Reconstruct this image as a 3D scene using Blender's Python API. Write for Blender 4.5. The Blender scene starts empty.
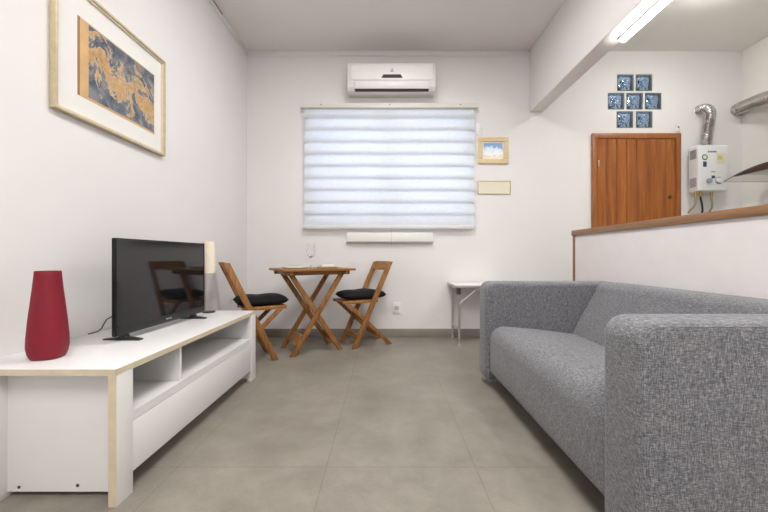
import bpy, bmesh, math, random
from mathutils import Vector, Matrix
random.seed(4)
scn = bpy.context.scene
COL = scn.collection
PI = math.pi

# ------------------------------------------------------------------ materials
def new_mat(name):
    m = bpy.data.materials.new(name); m.use_nodes = True
    nt = m.node_tree
    return m, nt, nt.nodes['Principled BSDF']
def N(nt, typ, **kw):
    n = nt.nodes.new(typ)
    for k, v in kw.items(): setattr(n, k, v)
    return n
def L(nt, a, b): nt.links.new(a, b)
def c4(c): return (c[0], c[1], c[2], 1)
def coords(nt, scale=(1, 1, 1), loc=(0, 0, 0), rot=(0, 0, 0)):
    tc = N(nt, 'ShaderNodeTexCoord'); mp = N(nt, 'ShaderNodeMapping')
    mp.inputs['Scale'].default_value = scale; mp.inputs['Location'].default_value = loc
    mp.inputs['Rotation'].default_value = rot
    L(nt, tc.outputs['Object'], mp.inputs['Vector'])
    return mp.outputs['Vector']
def noise(nt, vec, scale, detail=3, rough=.55, dist=0):
    n = N(nt, 'ShaderNodeTexNoise')
    n.inputs['Scale'].default_value = scale; n.inputs['Detail'].default_value = detail
    n.inputs['Roughness'].default_value = rough; n.inputs['Distortion'].default_value = dist
    if vec is not None: L(nt, vec, n.inputs['Vector'])
    return n.outputs['Fac']
def ramp(nt, fac, stops, interp='LINEAR'):
    r = N(nt, 'ShaderNodeValToRGB'); e = r.color_ramp.elements
    r.color_ramp.interpolation = interp
    e[0].position, e[0].color = stops[0][0], c4(stops[0][1])
    e[1].position, e[1].color = stops[-1][0], c4(stops[-1][1])
    for p, c in stops[1:-1]:
        x = e.new(p); x.color = c4(c)
    L(nt, fac, r.inputs['Fac'])
    return r.outputs['Color']
def mixc(nt, fac, a, b, mode='MIX'):
    m = N(nt, 'ShaderNodeMix', data_type='RGBA', blend_type=mode)
    if isinstance(fac, (int, float)): m.inputs[0].default_value = fac
    else: L(nt, fac, m.inputs[0])
    for i, v in ((6, a), (7, b)):
        if isinstance(v, tuple): m.inputs[i].default_value = c4(v)
        else: L(nt, v, m.inputs[i])
    return m.outputs[2]
def bump(nt, b, h, strength=.2, dist=.01):
    n = N(nt, 'ShaderNodeBump'); n.inputs['Strength'].default_value = strength
    n.inputs['Distance'].default_value = dist
    L(nt, h, n.inputs['Height']); L(nt, n.outputs['Normal'], b.inputs['Normal'])

def plain(name, col, rough=.5, metal=0, var=.06, scale=12, spec=.5, bumpy=0):
    """painted / plastic / metal: flat colour with a faint procedural mottling"""
    m, nt, b = new_mat(name)
    f = noise(nt, coords(nt), scale, 3)
    lo = tuple(c * (1 - var) for c in col); hi = tuple(min(1, c * (1 + var)) for c in col)
    L(nt, ramp(nt, f, [(.3, lo), (.7, hi)]), b.inputs['Base Color'])
    b.inputs['Roughness'].default_value = rough; b.inputs['Metallic'].default_value = metal
    b.inputs['Specular IOR Level'].default_value = spec
    if bumpy: bump(nt, b, noise(nt, coords(nt), 180, 2), bumpy, .004)
    return m
def wood(name, dark, light, scale=(3, 40, 40), rough=.5):
    m, nt, b = new_mat(name)
    v = coords(nt, scale)
    f = noise(nt, v, 1.5, 5, .6, .6)
    c = ramp(nt, f, [(.28, dark), (.5, tuple((a + d) / 2 for a, d in zip(dark, light))), (.72, light)])
    L(nt, c, b.inputs['Base Color'])
    b.inputs['Roughness'].default_value = rough
    bump(nt, b, f, .08, .003)
    return m
def emit(name, col, strength):
    m, nt, b = new_mat(name)
    b.inputs['Base Color'].default_value = (.9, .9, .9, 1)
    b.inputs['Emission Color'].default_value = c4(col)
    b.inputs['Emission Strength'].default_value = strength
    return m

M = {}
M['wall'] = plain('wall_paint', (.80, .780, .772), .75, var=.012, scale=2.2, spec=.2, bumpy=.03)
M['wall_k'] = plain('kitchen_wall_paint', (.84, .835, .79), .7, var=.012, scale=2.2, spec=.2, bumpy=.03)
M['ceil'] = plain('ceiling_paint', (.80, .765, .735), .85, var=.012, scale=1.6, spec=.1)
M['ceil_k'] = plain('kitchen_ceiling_paint', (.86, .85, .815), .85, var=.012, scale=1.6, spec=.1)
M['beam'] = plain('beam_paint', (.84, .80, .785), .75, var=.01, scale=2, spec=.2)
M['half'] = plain('partition_paint', (.80, .755, .745), .7, var=.02, scale=9, spec=.2, bumpy=.06)
M['white_board'] = plain('white_melamine', (.74, .73, .72), .38, var=.012, scale=6)
M['edge_band'] = plain('yellowed_edge_band', (.62, .54, .39), .5, var=.07, scale=18)
M['screw'] = plain('dark_screw', (.07, .05, .035), .4, .4)
M['tv_black'] = plain('tv_black_plastic', (.006, .006, .007), .35, spec=.3)
M['tv_bezel'] = plain('tv_lower_bezel', (.022, .022, .024), .4, spec=.35)
M['silver'] = plain('silver_print', (.62, .62, .62), .3, .6)
M['cable'] = plain('black_cable', (.015, .015, .015), .5)
M['black_plastic'] = plain('black_plastic', (.02, .02, .02), .4)
M['vase'] = plain('red_ceramic', (.205, .005, .017), .55, var=.07, scale=25, spec=.4)
M['vase_in'] = plain('dark_red_ceramic', (.12, .006, .01), .7)
M['shade'] = plain('cream_lampshade', (.84, .76, .62), .8, var=.03, scale=30)
M['chrome'] = plain('brushed_steel', (.55, .54, .52), .32, 1)
M['cushion'] = plain('black_cushion_cloth', (.007, .007, .008), .8, var=.25, scale=60, spec=.3, bumpy=.2)
M['chair'] = wood('honey_wood', (.145, .055, .013), (.42, .19, .046), (40, 40, 4))
M['chair_r'] = wood('honey_wood_rail', (.165, .068, .016), (.47, .22, .055), (30, 4, 30))
M['tabletop'] = wood('table_slat_wood', (.145, .055, .013), (.42, .19, .048), (4, 40, 40), .4)
M['plate'] = plain('white_porcelain', (.84, .82, .78), .2, var=.01)
M['plate2'] = plain('cream_stoneware', (.62, .52, .33), .3, var=.03)
M['napkin'] = plain('white_napkin', (.85, .84, .82), .85, var=.02, scale=30)
M['ac'] = plain('ac_white_plastic', (.84, .835, .82), .35, var=.01)
M['ac_low'] = plain('ac_grey_plastic', (.76, .745, .715), .4, var=.01)
M['slot'] = plain('dark_slot', (.03, .028, .026), .6)
M['gray_mark'] = plain('grey_mark', (.18, .18, .18), .5)
M['rail_w'] = plain('white_rail', (.74, .72, .68), .45, var=.01)
M['rail_d'] = plain('grey_rail', (.48, .46, .43), .45, var=.01)
M['cord'] = plain('grey_cord', (.45, .44, .43), .7)
M['outlet'] = plain('white_socket_plastic', (.82, .80, .77), .35, var=.01)
M['outlet_d'] = plain('socket_recess', (.30, .29, .28), .5)
M['gold'] = plain('pale_gold_frame', (.60, .51, .33), .42, .1, var=.10, scale=30)
M['gold_in'] = plain('pale_gold_inner', (.74, .66, .49), .45, .05, var=.05, scale=30)
M['mat'] = plain('passepartout', (.80, .785, .755), .8, var=.01)
M['beige_frame'] = plain('beige_wood_frame', (.70, .54, .32), .5, var=.06, scale=40)
M['beige_panel'] = plain('beige_panel', (.76, .71, .57), .6, var=.02)
M['olive_edge'] = plain('olive_edge', (.55, .47, .25), .5, var=.05)
M['cap'] = wood('brown_cap_wood', (.20, .092, .036), (.34, .175, .075), (40, 3, 40), .45)
M['frame_wood'] = wood('door_frame_wood', (.24, .075, .018), (.40, .145, .035), (30, 30, 3), .4)
M['heater'] = plain('heater_enamel', (.80, .81, .81), .3, var=.01)
M['heater_side'] = plain('heater_side_enamel', (.70, .69, .70), .35, var=.01)
M['grille'] = plain('grille_grey', (.26, .26, .27), .5)
M['knob_g'] = plain('grey_knob', (.28, .31, .33), .4)
M['navy'] = plain('navy_print', (.03, .06, .14), .5)
M['green'] = plain('green_badge', (.04, .24, .10), .5)
M['yellow'] = plain('yellow_print', (.74, .58, .16), .6)
M['label_p'] = plain('pale_label', (.78, .74, .58), .6)
M['brass'] = plain('brass_fitting', (.55, .40, .14), .35, .8)
M['hose_b'] = plain('black_hose', (.02, .02, .02), .5)
M['hose_y'] = plain('yellow_grey_hose', (.42, .39, .20), .5)
M['hood_steel'] = plain('hood_steel', (.50, .49, .47), .35, .8)
M['hood_dark'] = plain('hood_underside', (.055, .035, .028), .4)
M['alu'] = plain('aluminium', (.46, .455, .44), .4, .6)
M['side_top'] = plain('white_table_laminate', (.82, .81, .78), .4, var=.01)
M['alu_dark'] = plain('dark_bracket', (.12, .12, .12), .4, .5)
M['sofa_leg'] = plain('black_sofa_leg', (.02, .018, .016), .45)
M['white_metal'] = plain('white_lamp_metal', (.82, .81, .78), .45, var=.01)
M['tube'] = emit('tube_light', (1, .992, .975), 76)
M['panel'] = emit('ceiling_panel_light', (1, .985, .94), 62)
M['baseboard'] = plain('baseboard_tile', (.255, .235, .20), .45, var=.08, scale=5)

def floor_mat():
    m, nt, b = new_mat('concrete_tile')
    v = coords(nt, (1, 1, 1), (.836 + 60, -1.44 + 120, 0))
    br = N(nt, 'ShaderNodeTexBrick', offset=0, squash=1)
    br.inputs['Color1'].default_value = (.96, .96, .96, 1); br.inputs['Color2'].default_value = (1, 1, 1, 1)
    br.inputs['Mortar'].default_value = (.76, .75, .74, 1)
    br.inputs['Scale'].default_value = 1; br.inputs['Mortar Size'].default_value = .0022
    br.inputs['Mortar Smooth'].default_value = .2
    br.inputs['Brick Width'].default_value = .6; br.inputs['Row Height'].default_value = 1.2
    L(nt, v, br.inputs['Vector'])
    f1 = noise(nt, coords(nt), 2.6, 6, .6, .35)
    f2 = noise(nt, coords(nt), 9, 5, .65, .3)
    f3 = noise(nt, coords(nt), 140, 2)
    a = ramp(nt, f1, [(.32, (.165, .147, .119)), (.5, (.238, .215, .178)), (.68, (.325, .297, .250))])
    c = mixc(nt, .5, a, ramp(nt, f2, [(.3, (.172, .153, .125)), (.7, (.318, .289, .243))]))
    c = mixc(nt, .12, c, ramp(nt, f3, [(.35, (.2, .19, .17)), (.65, (.42, .39, .34))]))
    c = mixc(nt, 1.0, c, br.outputs['Color'], 'MULTIPLY')
    L(nt, c, b.inputs['Base Color'])
    L(nt, ramp(nt, f2, [(.3, (.36,) * 3), (.7, (.50,) * 3)]), b.inputs['Roughness'])
    b.inputs['Specular IOR Level'].default_value = .38
    bump(nt, b, br.outputs['Fac'], -.12, .002)
    return m
M['floor'] = floor_mat()

def sofa_mat():
    m, nt, b = new_mat('grey_woven_fabric')
    fz = noise(nt, coords(nt, (75, 75, 620)), 1, 4, .65)
    fx = noise(nt, coords(nt, (620, 620, 75)), 1, 4, .65)
    fb = noise(nt, coords(nt), 5, 2)
    mul = N(nt, 'ShaderNodeMath', operation='ADD'); L(nt, fz, mul.inputs[0]); L(nt, fx, mul.inputs[1])
    hf = N(nt, 'ShaderNodeMath', operation='MULTIPLY'); L(nt, mul.outputs[0], hf.inputs[0]); hf.inputs[1].default_value = .5
    c = ramp(nt, hf.outputs[0], [(.40, (.030, .032, .038)), (.5, (.140, .143, .156)), (.61, (.40, .40, .41))])
    c = mixc(nt, .25, c, ramp(nt, fb, [(.3, (.125, .127, .14)), (.7, (.165, .166, .175))]))
    L(nt, c, b.inputs['Base Color'])
    b.inputs['Roughness'].default_value = .9; b.inputs['Specular IOR Level'].default_value = .15
    b.inputs['Sheen Weight'].default_value = .25; b.inputs['Sheen Roughness'].default_value = .5
    bump(nt, b, hf.outputs[0], .35, .004)
    return m
M['sofa'] = sofa_mat()

def door_mat():
    m, nt, b = new_mat('door_plank_wood')
    f = noise(nt, coords(nt, (26, 26, 1.6)), 1, 5, .6, .5)
    # each plank takes its own tone: steps along x
    tc = N(nt, 'ShaderNodeTexCoord'); sp = N(nt, 'ShaderNodeSeparateXYZ'); L(nt, tc.outputs['Object'], sp.inputs[0])
    dv = N(nt, 'ShaderNodeMath', operation='DIVIDE'); L(nt, sp.outputs['X'], dv.inputs[0]); dv.inputs[1].default_value = .098
    fl = N(nt, 'ShaderNodeMath', operation='FLOOR'); L(nt, dv.outputs[0], fl.inputs[0])
    wn = N(nt, 'ShaderNodeTexWhiteNoise', noise_dimensions='1D'); L(nt, fl.outputs[0], wn.inputs['W'])
    c = ramp(nt, f, [(.25, (.20, .052, .008)), (.5, (.36, .112, .017)), (.75, (.53, .20, .038))])
    t = ramp(nt, wn.outputs['Value'], [(0, (.80, .76, .74)), (1, (1.0, 1.0, 1.0))])
    L(nt, mixc(nt, 1.0, c, t, 'MULTIPLY'), b.inputs['Base Color'])
    b.inputs['Roughness'].default_value = .38
    bump(nt, b, f, .06, .003)
    return m
M['door'] = door_mat()

def blind_mat():
    m, nt, b = new_mat('sheer_white_blind')
    nt.nodes.remove(b)
    out = nt.nodes['Material Output']
    f = noise(nt, coords(nt, (30, 30, 300)), 1, 3)
    c = ramp(nt, f, [(.35, (.74, .75, .76)), (.65, (.83, .84, .85))])
    d = N(nt, 'ShaderNodeBsdfDiffuse'); t = N(nt, 'ShaderNodeBsdfTranslucent'); mx = N(nt, 'ShaderNodeMixShader')
    L(nt, c, d.inputs['Color']); L(nt, c, t.inputs['Color']); mx.inputs[0].default_value = .38
    L(nt, d.outputs[0], mx.inputs[1]); L(nt, t.outputs[0], mx.inputs[2]); L(nt, mx.outputs[0], out.inputs['Surface'])
    return m
M['blind'] = blind_mat()

def glass_mat(name, col=(1, 1, 1), rough=0, ior=1.45, wavy=0):
    m, nt, b = new_mat(name)
    b.inputs['Base Color'].default_value = c4(col); b.inputs['Roughness'].default_value = rough
    b.inputs['IOR'].default_value = ior; b.inputs['Transmission Weight'].default_value = 1
    if wavy: bump(nt, b, noise(nt, coords(nt), 10, 1, .5, 1.0), wavy, .05)
    return m
M['glass'] = glass_mat('clear_glass', (.97, .98, .98))
M['block'] = glass_mat('wavy_block_glass', (.80, .86, .88), .03, 1.45, .55)
M['block_rim'] = plain('block_rim_glass', (.16, .20, .20), .25)
M['hood_glass'] = glass_mat('canopy_glass', (.80, .80, .78), .02)

def screen_mat():
    m, nt, b = new_mat('tv_screen')
    f = noise(nt, coords(nt), 3, 2)
    L(nt, ramp(nt, f, [(.3, (.006, .006, .008)), (.7, (.008, .008, .010))]), b.inputs['Base Color'])
    b.inputs['Roughness'].default_value = .05; b.inputs['Specular IOR Level'].default_value = .7
    return m
M['screen'] = screen_mat()

def art_mat():
    """abstract print: tan stripe on the left, torn orange shapes over slate blue"""
    m, nt, b = new_mat('abstract_print')
    tc = N(nt, 'ShaderNodeTexCoord'); sp = N(nt, 'ShaderNodeSeparateXYZ'); L(nt, tc.outputs['Object'], sp.inputs[0])
    v = coords(nt, (1, 1, 1))
    n1 = noise(nt, v, 9.5, 6, .70, 1.2); n2 = noise(nt, coords(nt, loc=(3, 1, 7)), 14, 4, .6, .6); n3 = noise(nt, coords(nt, loc=(9, 4, 2)), 26, 3, .6)
    bg = ramp(nt, n2, [(.30, (.035, .038, .045)), (.45, (.10, .125, .165)), (.56, (.19, .195, .215)), (.68, (.30, .27, .25))])
    orange = ramp(nt, n3, [(.25, (.20, .15, .12)), (.42, (.50, .29, .12)), (.7, (.62, .40, .20))])
    # orange lives in the middle band: weight by distance from a falling diagonal
    def mth(op, a, b_=None, val=None):
        x = N(nt, 'ShaderNodeMath', operation=op); L(nt, a, x.inputs[0])
        if b_ is not None: L(nt, b_, x.inputs[1])
        if val is not None: x.inputs[1].default_value = val
        return x.outputs[0]
    yy = mth('MULTIPLY', sp.outputs['Y'], val=.22)
    d = mth('ABSOLUTE', mth('ADD', sp.outputs['Z'], yy))
    w = mth('MULTIPLY', d, val=1.1)
    fac = mth('SUBTRACT', n1, w)
    k = ramp(nt, fac, [(.42, (0, 0, 0)), (.44, (1, 1, 1))])
    line = ramp(nt, fac, [(.405, (0, 0, 0)), (.43, (1, 1, 1)), (.445, (1, 1, 1)), (.46, (0, 0, 0))])
    c = mixc(nt, k, bg, orange)
    c = mixc(nt, line, c, (.58, .47, .31))
    st = ramp(nt, sp.outputs['Y'], [(0, (.62, .36, .14)), (1, (.62, .36, .14))])
    L(nt, c, b.inputs['Base Color']); b.inputs['Roughness'].default_value = .35
    return m
M['art'] = art_mat()
M['art_stripe'] = plain('tan_stripe', (.64, .41, .19), .5, var=.1, scale=14)
M['art_edge'] = plain('brown_stripe', (.33, .15, .07), .5, var=.1, scale=14)

def sky_print():
    m, nt, b = new_mat('sky_blue_print')
    tc = N(nt, 'ShaderNodeTexCoord'); sp = N(nt, 'ShaderNodeSeparateXYZ'); L(nt, tc.outputs['Object'], sp.inputs[0])
    n1 = noise(nt, coords(nt), 14, 3, .6, .4)
    a = N(nt, 'ShaderNodeMath', operation='MULTIPLY_ADD'); L(nt, sp.outputs['Z'], a.inputs[0]); a.inputs[1].default_value = 5.0
    L(nt, n1, a.inputs[2])
    c = ramp(nt, a.outputs[0], [(.22, (.70, .63, .48)), (.36, (.76, .78, .80)), (.56, (.60, .70, .80)), (.72, (.17, .32, .55))])
    L(nt, c, b.inputs['Base Color']); b.inputs['Roughness'].default_value = .25
    return m
M['sky_print'] = sky_print()

def duct_mat():
    m, nt, b = new_mat('flexible_aluminium')
    f = noise(nt, coords(nt), 45, 3)
    L(nt, ramp(nt, f, [(.3, (.46, .45, .43)), (.7, (.68, .665, .64))]), b.inputs['Base Color'])
    b.inputs['Metallic'].default_value = .95; b.inputs['Roughness'].default_value = .25
    bump(nt, b, f, .12, .004)
    return m
M['duct'] = duct_mat()

# ------------------------------------------------------------------ mesh builder
class MB:
    def __init__(s): s.bm = bmesh.new()
    def _new(s, geom_verts, mtx=None):
        if mtx is not None: bmesh.ops.transform(s.bm, matrix=mtx, verts=geom_verts)
    def box(s, x0, x1, y0, y1, z0, z1, bev=0, seg=2, mtx=None):
        r = bmesh.ops.create_cube(s.bm, size=1)
        vs = r['verts']
        for v in vs:
            v.co = Vector((x0 + (v.co.x + .5) * (x1 - x0), y0 + (v.co.y + .5) * (y1 - y0), z0 + (v.co.z + .5) * (z1 - z0)))
        if bev:
            es = list({e for v in vs for e in v.link_edges})
            out = bmesh.ops.bevel(s.bm, geom=es, offset=bev, segments=seg, profile=.5, affect='EDGES')
            vs = list({v for f in out['faces'] for v in f.verts} | {v for v in vs if v.is_valid})
        s._new(vs, mtx)
        return s
    def prism(s, pts, axis, a0, a1, bev=0, seg=2, mtx=None):
        """2-D polygon extruded along an axis; pts are (u,v) = (y,z) for x, (x,z) for y, (x,y) for z"""
        def P(u, v, a): return {'x': (a, u, v), 'y': (u, a, v), 'z': (u, v, a)}[axis]
        A = [s.bm.verts.new(P(u, v, a0)) for u, v in pts]; B = [s.bm.verts.new(P(u, v, a1)) for u, v in pts]
        n = len(pts)
        fs = [s.bm.faces.new(A), s.bm.faces.new(list(reversed(B)))]
        for i in range(n): fs.append(s.bm.faces.new((A[i], B[i], B[(i + 1) % n], A[(i + 1) % n])))
        bmesh.ops.recalc_face_normals(s.bm, faces=fs)
        vs = A + B
        if bev:
            es = list({e for f in fs for e in f.edges})
            out = bmesh.ops.bevel(s.bm, geom=es, offset=bev, segments=seg, profile=.5, affect='EDGES', clamp_overlap=True)
            vs = list({v for f in out['faces'] for v in f.verts} | {v for v in vs if v.is_valid})
        s._new(vs, mtx)
        return s
    def tube(s, pts, r, n=10, caps=True, radii=None):
        pts = [Vector(p) for p in pts]; rings = []
        up = Vector((0, 0, 1))
        t0 = (pts[1] - pts[0]).normalized()
        if abs(t0.dot(up)) > .95: up = Vector((1, 0, 0))
        u = t0.cross(up).normalized()
        for i, p in enumerate(pts):
            t = (pts[min(i + 1, len(pts) - 1)] - pts[max(i - 1, 0)]).normalized()
            u = (u - t * u.dot(t)).normalized(); w = t.cross(u)
            rr = radii[i] if radii else r
            rings.append([s.bm.verts.new(p + u * math.cos(2 * PI * k / n) * rr + w * math.sin(2 * PI * k / n) * rr) for k in range(n)])
        fs = []
        for a, b in zip(rings, rings[1:]):
            for k in range(n): fs.append(s.bm.faces.new((a[k], a[(k + 1) % n], b[(k + 1) % n], b[k])))
        if caps: fs += [s.bm.faces.new(list(reversed(rings[0]))), s.bm.faces.new(rings[-1])]
        bmesh.ops.recalc_face_normals(s.bm, faces=fs)
        return s
    def closed_tube(s, pts, r, n=8):
        pts = [Vector(p) for p in pts]; m = len(pts); rings = []
        for i, p in enumerate(pts):
            t = (pts[(i + 1) % m] - pts[i - 1]).normalized()
            u = Vector((0, 1, 0)); u = (u - t * u.dot(t)).normalized(); w = t.cross(u)
            rings.append([s.bm.verts.new(p + u * math.cos(2 * PI * k / n) * r + w * math.sin(2 * PI * k / n) * r) for k in range(n)])
        fs = []
        for i in range(m):
            a, b = rings[i], rings[(i + 1) % m]
            for k in range(n): fs.append(s.bm.faces.new((a[k], a[(k + 1) % n], b[(k + 1) % n], b[k])))
        bmesh.ops.recalc_face_normals(s.bm, faces=fs)
        return s
    def lathe(s, prof, c=(0, 0, 0), n=32, mtx=None):
        c = Vector(c); rings = []; new = []
        for r, z in prof:
            if r < 1e-6:
                v = s.bm.verts.new(c + Vector((0, 0, z))); rings.append([v]); new.append(v)
            else:
                ring = [s.bm.verts.new(c + Vector((r * math.cos(2 * PI * k / n), r * math.sin(2 * PI * k / n), z))) for k in range(n)]
                rings.append(ring); new += ring
        fs = []
        for a, b in zip(rings, rings[1:]):
            for k in range(n):
                k2 = (k + 1) % n
                if len(a) == 1 and len(b) == 1: continue
                if len(a) == 1: fs.append(s.bm.faces.new((a[0], b[k2], b[k])))
                elif len(b) == 1: fs.append(s.bm.faces.new((a[k], a[k2], b[0])))
                else: fs.append(s.bm.faces.new((a[k], a[k2], b[k2], b[k])))
        bmesh.ops.recalc_face_normals(s.bm, faces=fs)
        s._new(new, mtx)
        return s
    def build(s, name, mat, parent=None, smooth=True, local=False, angle=35):
        me = bpy.data.meshes.new(name)
        if parent is not None and not local:
            bmesh.ops.translate(s.bm, verts=s.bm.verts, vec=-root_loc(parent))
        s.bm.to_mesh(me); s.bm.free()
        o = bpy.data.objects.new(name, me); COL.objects.link(o)
        me.materials.append(mat)
        if smooth:
            me.polygons.foreach_set('use_smooth', [True] * len(me.polygons))
            try: me.set_sharp_from_angle(angle=math.radians(angle))
            except Exception: pass
        if parent is not None: o.parent = parent
        return o
def root_loc(o):
    v = Vector((0, 0, 0))
    while o is not None: v += Vector(o.location); o = o.parent
    return v
def recenter(o, at):
    """move a top-level mesh's origin to `at` without moving its surface"""
    at = Vector(at); o.data.transform(Matrix.Translation(-at)); o.location = at
    return o
def tag(o, label, cat, group=None):
    o['label'] = label; o['category'] = cat
    if group: o['group'] = group
    return o
def thing(name, label, cat, loc=(0, 0, 0), rz=0, group=None):
    o = bpy.data.objects.new(name, None); COL.objects.link(o)
    o.empty_display_size = .05; o.location = loc; o.rotation_euler = (0, 0, rz)
    return tag(o, label, cat, group)
def struct(o): o['kind'] = 'structure'; return o
def copy_tree(o, parent=None):
    c = o.copy(); COL.objects.link(c)
    if parent is not None: c.parent = parent
    for ch in [k for k in o.children]: copy_tree(ch, c)
    return c
def arc(cx, cz, r, a0, a1, n=6):
    return [(cx + r * math.cos(a0 + (a1 - a0) * i / n), cz + r * math.sin(a0 + (a1 - a0) * i / n)) for i in range(n + 1)]

# ------------------------------------------------------------------ the room
XL, XR, YB, YF, ZC = -1.45, 3.75, 3.75, -1.9, 3.0
T = .16
struct(MB().box(XL - T, XR + T, YF - T, YB + T, -.12, 0).build('floor', M['floor'], smooth=False))
struct(MB().box(XL - T, 1.60, YF - T, YB + T, ZC, ZC + .12).build('ceiling', M['ceil'], smooth=False))
struct(MB().box(1.60, XR + T, YF - T, YB + T, ZC, ZC + .12).build('ceiling_kitchen', M['ceil_k'], smooth=False))
struct(MB().box(XL - T, XL, YF - T, YB + T, 0, ZC).build('wall_left', M['wall'], smooth=False))
struct(MB().box(XR, XR + T, YF - T, YB + T, 0, ZC).build('wall_right', M['wall_k'], smooth=False))
struct(MB().box(XL, XR, YF - T, YF, 0, ZC).build('wall_rear', M['wall'], smooth=False))

WIN = (-.81, .905, 1.18, 2.37)
S_BACK = 95.3
def bx(px): return (px - 385) / S_BACK
def bz(py): return .85 - (py - 256) / S_BACK
BW = .178
block_c = [(625.5, 82.7), (644.0, 82.7), (616.2, 101.1), (634.7, 101.1), (653.2, 101.1), (625.0, 119.6), (644.3, 119.6)]
BLK = [(bx(x), bz(y)) for x, y in block_c]
def wall_with_holes(name, mat, x0, x1, z0, z1, y0, y1, holes):
    xs = sorted({x0, x1, *[h[0] for h in holes], *[h[1] for h in holes]}); zs = sorted({z0, z1, *[h[2] for h in holes], *[h[3] for h in holes]})
    xs = [x for x in xs if x0 <= x <= x1]; zs = [z for z in zs if z0 <= z <= z1]
    mb = MB(); bm = mb.bm
    V = {(i, k): bm.verts.new((x, y0, z)) for i, x in enumerate(xs) for k, z in enumerate(zs)}
    fs = []
    for i in range(len(xs) - 1):
        for k in range(len(zs) - 1):
            cx, cz = (xs[i] + xs[i + 1]) / 2, (zs[k] + zs[k + 1]) / 2
            if any(h[0] < cx < h[1] and h[2] < cz < h[3] for h in holes): continue
            fs.append(bm.faces.new((V[i, k], V[i + 1, k], V[i + 1, k + 1], V[i, k + 1])))
    for v in [v for v in bm.verts if not v.link_faces]: bm.verts.remove(v)
    ex = bmesh.ops.extrude_face_region(bm, geom=fs)
    bmesh.ops.translate(bm, verts=[g for g in ex['geom'] if isinstance(g, bmesh.types.BMVert)], vec=(0, y1 - y0, 0))
    bmesh.ops.recalc_face_normals(bm, faces=bm.faces)
    return mb.build(name, mat, smooth=False)
XD = 1.535   # where the living-room paint stops, behind the beam
bh = [(x - BW / 2, x + BW / 2, z - BW / 2, z + BW / 2) for x, z in BLK]
struct(wall_with_holes('wall_back', M['wall'], XL, XR, 0, ZC, YB, YB + T, [WIN] + bh))
struct(MB().box(XL, 1.515, YB - .012, YB, 2.945, ZC, .003).build('trim_4', M['wall']))
struct(MB().box(XL, XL + .012, YF, YB - .012, 2.945, ZC, .003).build('trim_5', M['wall']))

struct(MB().box(1.515, 1.655, YF, YB, 2.36, ZC, .006).build('ceiling_beam', M['beam']))
# low partition between living room and kitchen
hw = struct(MB().box(1.57, 1.70, YF, 2.95, 0, 1.018).build('wall_partition', M['half'], smooth=False))
struct(MB().box(1.555, 1.715, YF, 2.985, 1.018, 1.062, .004).build('trim_1', M['cap']))
struct(MB().box(1.562, 1.708, 2.95, 2.978, 0, 1.018, .003).build('trim_2', M['cap']))
struct(MB().box(XL, 1.75, YB - .012, YB, 0, .088, .002).build('baseboard_back', M['baseboard']))
struct(MB().box(XL, XL + .012, 2.56, YB - .012, 0, .088, .002).build('baseboard_left', M['baseboard']))
struct(MB().box(XL + .012, XL + .015, 2.55, 3.16, 2.982, 2.990).build('ceiling_crack', M['slot'], smooth=False))  # thin dark strip drawn for the crack where wall and ceiling meet

# window behind the blind
w = MB()
x0, x1, z0, z1 = WIN; mid = (x0 + x1) / 2
for a, b_, c, d in ((x0, x1, z0, z0 + .05), (x0, x1, z1 - .05, z1), (x0, x0 + .05, z0 + .05, z1 - .05), (x1 - .05, x1, z0 + .05, z1 - .05), (mid - .03, mid + .03, z0 + .05, z1 - .05)):
    w.box(a, b_, YB + .08, YB + .12, c, d, .004)
win = struct(w.build('window_1', M['rail_w']))
MB().box(x0 + .05, mid - .03, YB + .096, YB + .102, z0 + .05, z1 - .05).build('pane', M['glass'], win, smooth=False)
MB().box(mid + .03, x1 - .05, YB + .096, YB + .102, z0 + .05, z1 - .05).build('pane', M['glass'], win, smooth=False)

# wooden plank door on the kitchen wall
dx0, dx1, dz1 = bx(591), bx(679), bz(134)
f = MB()
f.prism([(dx0, 0), (dx0, dz1), (dx1, dz1), (dx1, 0), (dx1 - .05, 0), (dx1 - .05, dz1 - .055), (dx0 + .05, dz1 - .055), (dx0 + .05, 0)], 'y', YB - .03, YB, .004)
door = struct(f.build('door_1', M['frame_wood']))
p = MB(); n = 8; px0, px1 = dx0 + .05, dx1 - .05; pw = (px1 - px0) / n
for i in range(n): p.box(px0 + i * pw + .0015, px0 + (i + 1) * pw - .0015, YB - .022, YB - .003, .005, dz1 - .057, .004, 1)
p.build('door_leaf', M['door'], door)
k = MB().lathe([(0, 0), (.02, 0), (.02, .006), (.009, .010), (0, .010)], (0, 0, 0), 20, Matrix.Translation((bx(668), YB - .022, bz(197.5))) @ Matrix.Rotation(PI / 2, 4, 'X'))
k.build('lock', M['screw'], door)
MB().box(bx(596.2), bx(597.4), YB - .038, YB - .028, bz(167.5), bz(161), .002).build('hinge', M['chrome'], door)

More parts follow.
